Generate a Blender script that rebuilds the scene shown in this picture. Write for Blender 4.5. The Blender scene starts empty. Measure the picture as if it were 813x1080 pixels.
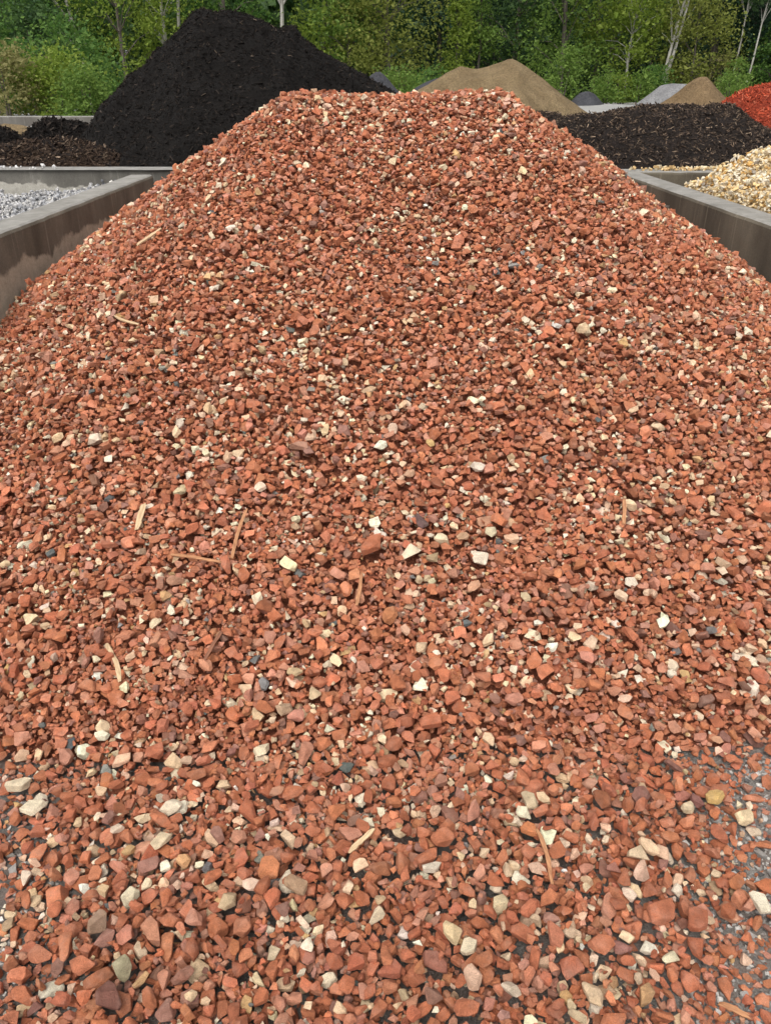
import bpy, bmesh, math, random
import numpy as np
from mathutils import Vector, Matrix

rng = np.random.default_rng(7)
random.seed(7)
scene = bpy.context.scene
COL = scene.collection

# ------------------------------------------------------------------ camera, sky, sun, exposure
EYE = 1.60
F_PX = 815.0                       # focal length in photograph pixels (photo 813 x 1080)
PITCH = math.radians(28.7)
YAW = math.radians(-0.58)
cam_d = bpy.data.cameras.new("camera")
cam_d.sensor_fit = 'VERTICAL'
cam_d.sensor_height = 36.0
cam_d.lens = 36.0 * F_PX / 1080.0
cam_d.clip_start = 0.05
cam_d.clip_end = 600.0
cam = bpy.data.objects.new("camera", cam_d)
cam.location = (0, 0, EYE)
cam.rotation_euler = (math.pi / 2 - PITCH, 0, YAW)
COL.objects.link(cam)
scene.camera = cam

SUN_EL, SUN_AZ = math.radians(58), math.radians(200)   # soft sun through cloud, behind the camera's shoulder
world = bpy.data.worlds.new("World")
scene.world = world
world.use_nodes = True
wn, wl = world.node_tree.nodes, world.node_tree.links
wn.clear()
sky = wn.new('ShaderNodeTexSky'); sky.sky_type = 'NISHITA'; sky.sun_disc = False
sky.sun_elevation = SUN_EL; sky.sun_rotation = SUN_AZ
sky.air_density = 1.0; sky.dust_density = 4.0; sky.ozone_density = 1.0
hs = wn.new('ShaderNodeHueSaturation'); hs.inputs['Saturation'].default_value = 0.12
bg = wn.new('ShaderNodeBackground'); bg.inputs['Strength'].default_value = 0.14
wo = wn.new('ShaderNodeOutputWorld')
wl.new(sky.outputs[0], hs.inputs['Color']); wl.new(hs.outputs[0], bg.inputs[0]); wl.new(bg.outputs[0], wo.inputs[0])

sun_d = bpy.data.lights.new("sun", 'SUN')
sun_d.energy = 1.35
sun_d.angle = math.radians(42)
sun_d.color = (1.0, 0.935, 0.845)
sun = bpy.data.objects.new("sun", sun_d)
# light travels from the sun (azimuth measured like the sky's sun_rotation) towards the scene
sdir = Vector((math.sin(SUN_AZ) * math.cos(SUN_EL), math.cos(SUN_AZ) * math.cos(SUN_EL), math.sin(SUN_EL)))
sun.rotation_euler = sdir.to_track_quat('Z', 'Y').to_euler()
sun.location = sdir * 30
COL.objects.link(sun)

vs = scene.view_settings
vs.view_transform = 'Standard'; vs.look = 'None'; vs.gamma = 1.0; vs.use_curve_mapping = False
vs.exposure = 0.58

# ------------------------------------------------------------------ helpers
SP, CP = math.sin(PITCH), math.cos(PITCH)

def ray(u, v):
    """direction through photograph pixel (u, v), scaled to one metre of forward distance"""
    dx, dy = (u - 397.0) / F_PX, (v - 540.0) / F_PX
    Y = CP - dy * SP
    return dx / Y, (-SP - dy * CP) / Y

def at(u, v, Y):
    x, z = ray(u, v)
    return Vector((x * Y, Y, EYE + z * Y))

def px_per_m(Y, z):
    return F_PX / (Y * CP + (EYE - z) * SP)

def _hash(ix, iy, seed):
    h = (ix.astype(np.int64) * 374761393 + iy.astype(np.int64) * 668265263 + seed * 1442695041) & 0xFFFFFFFF
    h = ((h ^ (h >> 13)) * 1274126177) & 0xFFFFFFFF
    return ((h ^ (h >> 16)) & 0xFFFF) / 65535.0

def vnoise(x, y, seed=0):
    x = np.asarray(x, float); y = np.asarray(y, float)
    ix, iy = np.floor(x), np.floor(y)
    fx, fy = x - ix, y - iy
    fx, fy = fx * fx * (3 - 2 * fx), fy * fy * (3 - 2 * fy)
    a, b = _hash(ix, iy, seed), _hash(ix + 1, iy, seed)
    c, d = _hash(ix, iy + 1, seed), _hash(ix + 1, iy + 1, seed)
    return (a * (1 - fx) + b * fx) * (1 - fy) + (c * (1 - fx) + d * fx) * fy - 0.5

def fbm(x, y, seed=0, octv=4):
    s, a = 0, 1.0
    for k in range(octv):
        s = s + a * vnoise(x * 2 ** k, y * 2 ** k, seed + 17 * k); a *= 0.5
    return s

def smooth(a, b, t):
    t = np.clip((np.asarray(t, float) - a) / (b - a), 0, 1)
    return t * t * (3 - 2 * t)

def ground_z(y):
    return np.interp(y, [-50, 8, 12, 16, 22, 30, 45, 60, 90, 220], [0, 0, .36, .68, .90, .95, .98, 1.2, 2.0, 5.0])

def mesh_np(name, verts, tris, colors=None, smooth_shade=False, poly=3):
    me = bpy.data.meshes.new(name)
    verts = np.asarray(verts, np.float32); tris = np.asarray(tris, np.int32)
    n = len(tris)
    me.vertices.add(len(verts)); me.vertices.foreach_set('co', verts.ravel())
    me.loops.add(n * poly); me.loops.foreach_set('vertex_index', tris.ravel())
    me.polygons.add(n)
    me.polygons.foreach_set('loop_start', np.arange(0, n * poly, poly, dtype=np.int32))
    if colors is not None:
        at_ = me.color_attributes.new('tint', 'FLOAT_COLOR', 'POINT')
        c4 = np.ones((len(verts), 4), np.float32); c4[:, :3] = colors
        at_.data.foreach_set('color', c4.ravel())
    me.update(calc_edges=True)
    me.polygons.foreach_set('use_smooth', np.full(n, bool(smooth_shade)))
    return me

def link(name, me, mat=None, parent=None, loc=None):
    o = bpy.data.objects.new(name, me)
    if mat is not None and me is not None and not me.materials:
        me.materials.append(mat)
    COL.objects.link(o)
    if parent is not None: o.parent = parent
    if loc is not None: o.location = loc
    return o

def tag(o, label=None, cat=None, group=None, kind=None):
    if label: o['label'] = label
    if cat: o['category'] = cat
    if group: o['group'] = group
    if kind: o['kind'] = kind
    return o

def thing(name, label, cat, loc=(0, 0, 0), group=None):
    return tag(link(name, None, loc=loc), label, cat, group)

# ------------------------------------------------------------------ materials
def new_mat(name):
    m = bpy.data.materials.new(name); m.use_nodes = True
    nt = m.node_tree; nt.nodes.clear()
    out = nt.nodes.new('ShaderNodeOutputMaterial')
    bs = nt.nodes.new('ShaderNodeBsdfPrincipled')
    nt.links.new(bs.outputs[0], out.inputs[0])
    return m, nt.nodes, nt.links, bs, out

def noise(n, l, scale, detail=4, rough=.55, coord=None, dist=0.0):
    t = n.new('ShaderNodeTexNoise'); t.inputs['Scale'].default_value = scale
    t.inputs['Detail'].default_value = detail; t.inputs['Roughness'].default_value = rough
    t.inputs['Distortion'].default_value = dist
    if coord is not None: l.new(coord, t.inputs['Vector'])
    return t.outputs[0]

def ramp(n, l, fac, stops):
    r = n.new('ShaderNodeValToRGB'); e = r.color_ramp.elements
    while len(e) < len(stops): e.new(0.5)
    for el, (p, c) in zip(e, stops):
        el.position = p; el.color = (*c, 1) if len(c) == 3 else c
    l.new(fac, r.inputs[0]); return r.outputs[0]

def mixc(n, l, fac, a, b, mode='MIX'):
    m = n.new('ShaderNodeMix'); m.data_type = 'RGBA'; m.blend_type = mode
    for sock, val in ((m.inputs[0], fac), (m.inputs[6], a), (m.inputs[7], b)):
        if hasattr(val, 'links'): l.new(val, sock)
        elif isinstance(val, (int, float)): sock.default_value = val
        else: sock.default_value = (*val, 1)
    return m.outputs[2]

def bump(n, l, h, strength, dist, bs):
    b = n.new('ShaderNodeBump'); b.inputs['Strength'].default_value = strength
    b.inputs['Distance'].default_value = dist
    l.new(h, b.inputs['Height']); l.new(b.outputs[0], bs.inputs['Normal'])

def wpos(n):
    return n.new('ShaderNodeNewGeometry').outputs['Position']

def stone_mat(name, single, rough=.78, scale=1.0, dusty=.20):
    m, n, l, bs, out = new_mat(name)
    if single:
        src = n.new('ShaderNodeObjectInfo').outputs['Color']
    else:
        a = n.new('ShaderNodeAttribute'); a.attribute_name = 'tint'; src = a.outputs['Color']
    p = wpos(n)
    big = noise(n, l, 45 * scale, 3, .6, p)
    fine = noise(n, l, 420 * scale, 3, .7, p)
    pit = noise(n, l, 150 * scale, 4, .65, p)
    v1 = ramp(n, l, big, [(.3, (.74, .72, .70)), (.7, (1.16, 1.16, 1.16))])
    c = mixc(n, l, 1.0, src, v1, 'MULTIPLY')
    v2 = ramp(n, l, fine, [(.30, (.66, .64, .62)), (.5, (1, 1, 1)), (.70, (1.32, 1.30, 1.28))])
    c = mixc(n, l, .75, c, v2, 'MULTIPLY')
    dust = ramp(n, l, noise(n, l, 26 * scale, 5, .65, p), [(.48, (0, 0, 0)), (.75, (dusty,) * 3)])
    c = mixc(n, l, dust, c, (.62, .45, .36))
    l.new(c, bs.inputs['Base Color'])
    bs.inputs['Roughness'].default_value = rough
    bs.inputs['Specular IOR Level'].default_value = .35
    hsum = n.new('ShaderNodeMath'); hsum.operation = 'ADD'
    l.new(pit, hsum.inputs[0]); l.new(fine, hsum.inputs[1])
    bump(n, l, hsum.outputs[0], .9, .005 / scale, bs)
    return m

M_GRAVEL = stone_mat('gravel_stone', False)
M_STONE = stone_mat('single_stone', True)

def tint_mat(name, rough=.85, var=.5, spec=.3):
    m, n, l, bs, out = new_mat(name)
    a = n.new('ShaderNodeAttribute'); a.attribute_name = 'tint'
    v = ramp(n, l, noise(n, l, 60, 3, .6, wpos(n)), [(.3, (1 - var,) * 3), (.7, (1 + var * .6,) * 3)])
    l.new(mixc(n, l, 1.0, a.outputs['Color'], v, 'MULTIPLY'), bs.inputs['Base Color'])
    bs.inputs['Roughness'].default_value = rough
    bs.inputs['Specular IOR Level'].default_value = spec
    return m
M_SHRED = tint_mat('bark_shred', .9, .5, .12)

def earth_mat(name, stops, sc_big, sc_fine, bstr=.6, bdist=.02, rough=.95, mid=None):
    m, n, l, bs, out = new_mat(name)
    p = wpos(n)
    a = noise(n, l, sc_big, 5, .6, p); b = noise(n, l, sc_fine, 4, .7, p)
    c = ramp(n, l, a, stops)
    v = ramp(n, l, b, [(.3, (.62, .62, .62)), (.5, (1, 1, 1)), (.72, (1.4, 1.38, 1.34))])
    c = mixc(n, l, 1.0, c, v, 'MULTIPLY')
    l.new(c, bs.inputs['Base Color'])
    bs.inputs['Roughness'].default_value = rough
    bs.inputs['Specular IOR Level'].default_value = .2
    h = n.new('ShaderNodeMath'); h.operation = 'ADD'
    l.new(a, h.inputs[0]); l.new(b, h.inputs[1])
    bump(n, l, h.outputs[0], bstr, bdist, bs)
    return m

M_CORE = earth_mat('red_stone_fines', [(.35, (.22, .075, .044)), (.65, (.36, .125, .07))], 60, 240, 1.0, .012)
M_BLACK = earth_mat('black_mulch', [(.35, (.0052, .0040, .0034)), (.65, (.012, .010, .009))], 8, 70, 1.0, .05)
M_DKBROWN = earth_mat('dark_brown_mulch', [(.35, (.013, .010, .009)), (.65, (.030, .022, .019))], 8, 70, 1.0, .05)
M_BROWN = earth_mat('rough_brown_mulch', [(.35, (.035, .022, .015)), (.65, (.075, .047, .03))], 8, 60, 1.0, .05)
M_REDMULCH = earth_mat('red_mulch', [(.35, (.18, .026, .013)), (.65, (.32, .052, .025))], 6, 50, 1.0, .05)
M_SAND = earth_mat('tan_sand', [(.3, (.19, .135, .072)), (.7, (.29, .215, .12))], 2.4, 22, 1.0, .10)
M_SAND2 = earth_mat('brown_sand', [(.3, (.15, .10, .052)), (.7, (.25, .172, .095))], 2.2, 18, 1.0, .10)
M_GREYGR = earth_mat('grey_gravel', [(.3, (.15, .15, .155)), (.7, (.23, .23, .235))], 2.0, 18, .8, .06)
M_SLATE = earth_mat('slate_gravel', [(.3, (.035, .036, .042)), (.7, (.065, .066, .074))], 2.0, 18, .8, .06)
M_WHITEBASE = earth_mat('white_gravel_bed', [(.3, (.25, .25, .25)), (.7, (.4, .4, .4))], 20, 90)
M_YELLOWBASE = earth_mat('yellow_gravel_bed', [(.3, (.32, .22, .10)), (.7, (.5, .36, .18))], 20, 90)

def ground_material():
    m, n, l, bs, out = new_mat('yard_ground')
    p = wpos(n)
    sx = n.new('ShaderNodeSeparateXYZ'); l.new(p, sx.inputs[0])
    big = noise(n, l, 2.2, 5, .6, p); fine = noise(n, l, 210, 3, .75, p); mid = noise(n, l, 38, 4, .7, p)
    asph = ramp(n, l, mid, [(.3, (.085, .080, .072)), (.7, (.17, .16, .145))])
    spk = ramp(n, l, fine, [(.50, (0, 0, 0)), (.72, (1, 1, 1))])
    asph = mixc(n, l, spk, asph, (.26, .25, .235))
    dust = ramp(n, l, big, [(.42, (0, 0, 0)), (.66, (.75, .75, .75))])
    asph = mixc(n, l, dust, asph, (.24, .225, .20))
    # stone dust: pale where trucks turn on the gritty side, reddish round the foot of the pile
    gx_ = n.new('ShaderNodeMapRange'); gx_.inputs['From Min'].default_value = .35; gx_.inputs['From Max'].default_value = 1.1; l.new(sx.outputs[0], gx_.inputs[0])
    gm = n.new('ShaderNodeMath'); gm.operation = 'MULTIPLY'; l.new(gx_.outputs[0], gm.inputs[0])
    l.new(ramp(n, l, noise(n, l, 11, 5, .7, p), [(.36, (.2, .2, .2)), (.56, (.95, .95, .95))]), gm.inputs[1])
    gritc = ramp(n, l, noise(n, l, 95, 4, .8, p), [(.34, (.09, .085, .08)), (.46, (.27, .26, .24)), (.56, (.42, .405, .375)), (.66, (.72, .71, .68))])
    asph = mixc(n, l, gm.outputs[0], asph, gritc)
    rd = ramp(n, l, noise(n, l, 6, 5, .7, p), [(.45, (0, 0, 0)), (.68, (.55, .55, .55))])
    ry = n.new('ShaderNodeMapRange'); ry.inputs['From Min'].default_value = .3; ry.inputs['From Max'].default_value = 1.5; l.new(sx.outputs[1], ry.inputs[0])
    rm = n.new('ShaderNodeMath'); rm.operation = 'MULTIPLY'; l.new(rd, rm.inputs[0]); l.new(ry.outputs[0], rm.inputs[1])
    asph = mixc(n, l, rm.outputs[0], asph, (.26, .12, .075))
    grav = ramp(n, l, noise(n, l, .9, 5, .65, p), [(.3, (.24, .24, .235)), (.7, (.36, .355, .34))])
    fa = n.new('ShaderNodeMapRange'); fa.inputs['From Min'].default_value = 9; fa.inputs['From Max'].default_value = 16
    l.new(sx.outputs[1], fa.inputs[0])
    c = mixc(n, l, fa.outputs[0], asph, grav)
    l.new(c, bs.inputs['Base Color']); bs.inputs['Roughness'].default_value = .93
    bs.inputs['Specular IOR Level'].default_value = .25
    h = n.new('ShaderNodeMath'); h.operation = 'ADD'; l.new(fine, h.inputs[0]); l.new(mid, h.inputs[1])
    bump(n, l, h.outputs[0], 1.0, .010, bs)
    return m
M_GROUND = ground_material()
M_FLOOR = earth_mat('forest_floor', [(.3, (.05, .075, .02)), (.7, (.10, .11, .04))], 1.2, 9, .8, .1)

def concrete_mat(name, base, dark, pale_z=.6):
    m, n, l, bs, out = new_mat(name)
    tc = n.new('ShaderNodeTexCoord')
    p = wpos(n)
    sx = n.new('ShaderNodeSeparateXYZ'); l.new(p, sx.inputs[0])
    # rain streaks: noise stretched along the height
    mp = n.new('ShaderNodeMapping'); mp.inputs['Scale'].default_value = (2.6, 2.6, .9); l.new(p, mp.inputs[0])
    streak = noise(n, l, 1.0, 5, .6, mp.outputs[0])
    blot = noise(n, l, 3.0, 5, .62, p, .6)
    fine = noise(n, l, 130, 4, .7, p)
    c = ramp(n, l, blot, [(.32, base), (.68, tuple(x * .72 for x in base))])
    st = ramp(n, l, streak, [(.30, (0, 0, 0)), (.66, (.9, .9, .9))])
    c = mixc(n, l, st, c, dark)
    # damp stain with an uneven lower edge: the wall below it is paler bare concrete
    wob = n.new('ShaderNodeMath'); wob.operation = 'MULTIPLY_ADD'; wob.inputs[1].default_value = .34
    l.new(noise(n, l, 2.1, 5, .6, p), wob.inputs[0]); l.new(sx.outputs[2], wob.inputs[2])
    pale = ramp(n, l, wob.outputs[0], [(pale_z, (1, 1, 1)), (pale_z + .02, (0, 0, 0))])
    palec = ramp(n, l, noise(n, l, 14, 5, .7, p), [(.3, tuple(x * 1.4 for x in base)), (.7, tuple(x * 2.1 for x in base))])
    c = mixc(n, l, pale, c, palec)
    # thin drip marks
    mp2 = n.new('ShaderNodeMapping'); mp2.inputs['Scale'].default_value = (22, 22, 1.3); l.new(p, mp2.inputs[0])
    drip = ramp(n, l, noise(n, l, 1.0, 3, .6, mp2.outputs[0]), [(.60, (0, 0, 0)), (.70, (.5, .5, .5))])
    c = mixc(n, l, drip, c, tuple(x * 1.4 for x in base))
    v = ramp(n, l, fine, [(.3, (.78, .78, .78)), (.7, (1.15, 1.15, 1.15))])
    c = mixc(n, l, 1.0, c, v, 'MULTIPLY')
    # upward faces are blended to a mottled paler grey
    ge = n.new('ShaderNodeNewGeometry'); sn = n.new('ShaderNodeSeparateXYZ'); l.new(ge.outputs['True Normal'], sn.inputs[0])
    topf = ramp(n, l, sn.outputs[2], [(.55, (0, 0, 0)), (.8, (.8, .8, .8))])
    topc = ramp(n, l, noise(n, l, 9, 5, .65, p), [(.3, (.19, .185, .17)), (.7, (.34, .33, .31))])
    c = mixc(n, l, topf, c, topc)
    l.new(c, bs.inputs['Base Color']); bs.inputs['Roughness'].default_value = .9
    bs.inputs['Specular IOR Level'].default_value = .25
    h = n.new('ShaderNodeMath'); h.operation = 'ADD'; l.new(fine, h.inputs[0]); l.new(blot, h.inputs[1])
    bump(n, l, h.outputs[0], .5, .006, bs)
    return m
M_CONC = concrete_mat('stained_concrete', (.26, .235, .185), (.092, .081, .062), .955)
M_CONC_DARK = concrete_mat('dark_stained_concrete', (.20, .176, .134), (.072, .062, .047), .5)
M_CONC_BACK = concrete_mat('back_wall_concrete', (.22, .21, .185), (.075, .070, .062), .99)
M_CONC_FAR = concrete_mat('far_concrete', (.20, .19, .17), (.11, .10, .09))

def leaf_mat(name, c1, c2, trans=.35):
    m, n, l, bs, out = new_mat(name)
    ri = n.new('ShaderNodeNewGeometry').outputs['Random Per Island']
    c = ramp(n, l, ri, [(0, c1), (1, c2)])
    l.new(c, bs.inputs['Base Color']); bs.inputs['Roughness'].default_value = .6
    bs.inputs['Specular IOR Level'].default_value = .25
    t = n.new('ShaderNodeBsdfTranslucent'); l.new(c, t.inputs[0])
    mx = n.new('ShaderNodeMixShader'); mx.inputs[0].default_value = trans
    l.new(bs.outputs[0], mx.inputs[1]); l.new(t.outputs[0], mx.inputs[2]); l.new(mx.outputs[0], out.inputs[0])
    return m

def bark_mat(name, a, b):
    m, n, l, bs, out = new_mat(name)
    p = wpos(n)
    mp = n.new('ShaderNodeMapping'); mp.inputs['Scale'].default_value = (6, 6, 1.5); l.new(p, mp.inputs[0])
    l.new(ramp(n, l, noise(n, l, 1.5, 4, .6, mp.outputs[0]), [(.35, a), (.65, b)]), bs.inputs['Base Color'])
    bs.inputs['Roughness'].default_value = .9
    return m
M_BARK = bark_mat('grey_bark', (.06, .05, .04), (.14, .12, .10))
M_BIRCH = bark_mat('pale_birch_bark', (.26, .25, .22), (.46, .44, .40))

def wood_mat(name, a, b):
    m, n, l, bs, out = new_mat(name)
    tc = n.new('ShaderNodeTexCoord')
    mp = n.new('ShaderNodeMapping'); mp.inputs['Scale'].default_value = (25, 260, 260); l.new(tc.outputs['Object'], mp.inputs[0])
    f = noise(n, l, 1.0, 4, .6, mp.outputs[0])
    l.new(ramp(n, l, f, [(.3, a), (.7, b)]), bs.inputs['Base Color'])
    bs.inputs['Roughness'].default_value = .8
    bump(n, l, f, .5, .002, bs)
    return m
M_WOOD = wood_mat('splintered_wood', (.24, .10, .045), (.50, .25, .12))
M_WOODPALE = wood_mat('pale_wood', (.36, .24, .13), (.62, .46, .28))
M_WOODDARK = wood_mat('dark_wood', (.14, .055, .03), (.28, .12, .065))

# ------------------------------------------------------------------ ground sheets
def sheet(name, xs, ys, zf, mat, smooth_shade=True):
    X, Y = np.meshgrid(xs, ys)
    V = np.stack([X, Y, zf(X, Y)], -1).reshape(-1, 3)
    nx, ny = len(xs), len(ys)
    i = np.arange(nx * ny).reshape(ny, nx)
    q = np.stack([i[:-1, :-1], i[:-1, 1:], i[1:, 1:], i[1:, :-1]], -1).reshape(-1, 4)
    me = mesh_np(name, V, q, smooth_shade=smooth_shade, poly=4)
    return me

gy = np.concatenate([np.linspace(-30, 7, 20), np.linspace(8, 60, 105), np.linspace(64, 220, 40)])
gx = np.linspace(-160, 160, 161)
tag(link('ground', sheet('ground', gx, gy, lambda X, Y: ground_z(Y) + np.where(Y > 12, .12, 0) * fbm(X * .3, Y * .3, 3), M_GROUND), M_GROUND), kind='structure')
fy = np.concatenate([np.linspace(43, 60, 30), np.linspace(62, 220, 40)])
tag(link('forest_floor', sheet('forest_floor', gx, fy, lambda X, Y: ground_z(Y) + .10 + np.where(Y > 12, .12, 0) * fbm(X * .3, Y * .3, 3), M_FLOOR), M_FLOOR), kind='structure')

# ------------------------------------------------------------------ concrete bin walls
WALL_H = 0.96
def wall(name, label, p0, p1, thick, height, mat, z0=-.02, cat='wall', seed=0, rough=.006):
    """a cast wall from p0 to p1 (its face towards +left of the run), with worn rounded arrises"""
    p0, p1 = Vector((*p0, 0)), Vector((*p1, 0))
    d = p1 - p0; L = d.length; d.normalize(); nrm = Vector((-d.y, d.x, 0))
    ch = .022
    prof = [(0, z0), (0, height - ch), (ch * .35, height - ch * .35), (ch, height), (thick - ch, height), (thick - ch * .35, height - ch * .35), (thick, height - ch), (thick, z0)]
    # finer rows on the faces
    full = []
    for a, b in zip(prof[:-1], prof[1:]):
        k = max(1, int(math.hypot(b[0] - a[0], b[1] - a[1]) / .09))
        for j in range(k): full.append((a[0] + (b[0] - a[0]) * j / k, a[1] + (b[1] - a[1]) * j / k))
    full.append(prof[-1])
    ns = max(2, int(L / .07)); V = []; m = len(full)
    for i in range(ns + 1):
        s = L * i / ns
        for (o, z) in full:
            w = float(fbm(np.array(s * 5 + o * 9), np.array(z * 5 + seed), seed, 4)) * rough
            chip = max(0, float(vnoise(np.array(s * 9.0), np.array(seed + 3.3), seed)) - .30) * .035 if height - .05 < z else 0
            q = p0 + d * s + nrm * (o + (w if o < thick / 2 else -w))
            V.append((q.x, q.y, z + w * .4 - chip))
    Fq = []
    for i in range(ns):
        for j in range(m - 1):
            Fq.append((i * m + j, i * m + j + 1, (i + 1) * m + j + 1, (i + 1) * m + j))
    me = bpy.data.meshes.new(name)
    Fq.append(tuple(range(m))[::-1]); Fq.append(tuple(ns * m + j for j in range(m)))
    me.from_pydata(V, [], Fq); me.update()
    o = link(name, me, mat)
    tag(o, label, cat, kind='thing')
    return o

# the run's left is outwards: divider faces towards the red pile stand at x = -1.9 and x = 2.06
LX, RX = -1.905, 2.11
wall('concrete_wall', 'grey stained concrete divider wall between the white gravel and the red stone pile', (LX, 2.6), (LX, 7.17), .205, WALL_H, M_CONC, seed=1)
wall('concrete_wall', 'dark stained concrete divider wall between the red stone pile and the yellow gravel', (RX + .205, 2.6), (RX + .205, 7.36), .205, WALL_H, M_CONC_DARK, seed=2)
wall('concrete_wall', 'concrete back wall of the white gravel bin, in front of the black mulch', (-.1, 7.60), (-7.5, 7.72), -.28, WALL_H, M_CONC_BACK, seed=3)
wall('concrete_wall', 'concrete back wall of the yellow gravel bin, below the dark brown mulch', (.35, 7.40), (8.0, 7.38), .28, WALL_H, M_CONC_DARK, seed=4)
fz = float(ground_z(19.5))
wall('concrete_wall', 'low pale concrete wall below the bushes far behind the black clumps', (-12.5, 19.6), (-5.2, 19.6), .3, 1.06, M_CONC_FAR, z0=.4, seed=5)

# ------------------------------------------------------------------ stone prototypes (crushed, faceted)
def make_protos(count, seed, flat=(.28, .64), cuts=(7, 11), rounded=False):
    r = random.Random(seed); out = []
    for k in range(count):
        bm = bmesh.new()
        bmesh.ops.create_cube(bm, size=2.0)
        ex = Vector((1, r.uniform(.46, .88), r.uniform(*flat)))
        box = r.uniform(1.0, 1.25)
        for v in bm.verts: v.co = Vector((v.co.x * ex.x, v.co.y * ex.y, v.co.z * ex.z)) * box
        R0 = Matrix.Rotation(r.uniform(0, 6.28), 3, 'Z') @ Matrix.Rotation(r.gauss(0, .5), 3, 'X')
        # fracture planes that graze an uneven ellipsoid
        for c in range(r.randint(*cuts)):
            nrm = Vector((r.gauss(0, 1), r.gauss(0, 1), r.gauss(0, 1))).normalized()
            sup = math.sqrt((nrm.x * ex.x) ** 2 + (nrm.y * ex.y) ** 2 + (nrm.z * ex.z) ** 2)
            dist = sup * r.uniform(.62, .98)
            res = bmesh.ops.bisect_plane(bm, geom=bm.verts[:] + bm.edges[:] + bm.faces[:], plane_co=nrm * dist, plane_no=nrm, clear_outer=True)
            ed = [g for g in res['geom_cut'] if isinstance(g, bmesh.types.BMEdge)]
            if ed: bmesh.ops.edgeloop_fill(bm, edges=ed)
        for v in bm.verts: v.co.x += v.co.z * .25 * math.sin(k * 2.4); v.co.y += v.co.x * .18 * math.sin(k * 1.7)
        def hull(b, dist):
            b2 = b.copy(); bmesh.ops.remove_doubles(b2, verts=b2.verts[:], dist=dist)
            pts = [v.co.copy() for v in b2.verts]; b2.free()
            h = bmesh.new()
            for p_ in pts: h.verts.new(p_)
            res = bmesh.ops.convex_hull(h, input=h.verts[:])
            bad = [g for g in set(res['geom_interior'] + res['geom_unused']) if isinstance(g, bmesh.types.BMVert) and g.is_valid]
            if bad: bmesh.ops.delete(h, geom=bad, context='VERTS')
            bmesh.ops.recalc_face_normals(h, faces=h.faces[:])
            return h
        b0 = bm; bm = hull(b0, .16); b0.free()
        co = np.array([v.co for v in bm.verts]); ctr = (co.max(0) + co.min(0)) / 2
        s = 1.0 / np.mean((co.max(0) - co.min(0))[:2])
        for v in bm.verts: v.co = (v.co - Vector(ctr)) * s
        bm.normal_update()
        planes = np.array([[*f.normal, f.normal.dot(f.calc_center_median())] for f in bm.faces])
        def arrays(b):
            b2 = b.copy(); bmesh.ops.triangulate(b2, faces=b2.faces[:]); b2.verts.index_update()
            a = np.array([v.co for v in b2.verts]), np.array([[v.index for v in f.verts] for f in b2.faces])
            b2.free(); return a
        low = arrays(bm)
        bt = hull(bm, .36); tiny = arrays(bt); bt.free()
        bmesh.ops.dissolve_limit(bm, angle_limit=.12, verts=bm.verts[:], edges=bm.edges[:])
        bmesh.ops.bevel(bm, geom=bm.verts[:] + bm.edges[:], offset=.032 if not rounded else .08, segments=1, profile=.6, affect='EDGES', clamp_overlap=True)
        # tiny unevenness so the facets are not perfectly planar
        for v in bm.verts:
            v.co *= 1 + r.uniform(-.025, .025)
        high = arrays(bm)
        bm.free()
        out.append(dict(planes=planes, low=low, high=high, tiny=tiny))
    return out

def rot(ax, ang):
    return np.array(Matrix.Rotation(ang, 3, ax))

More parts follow.
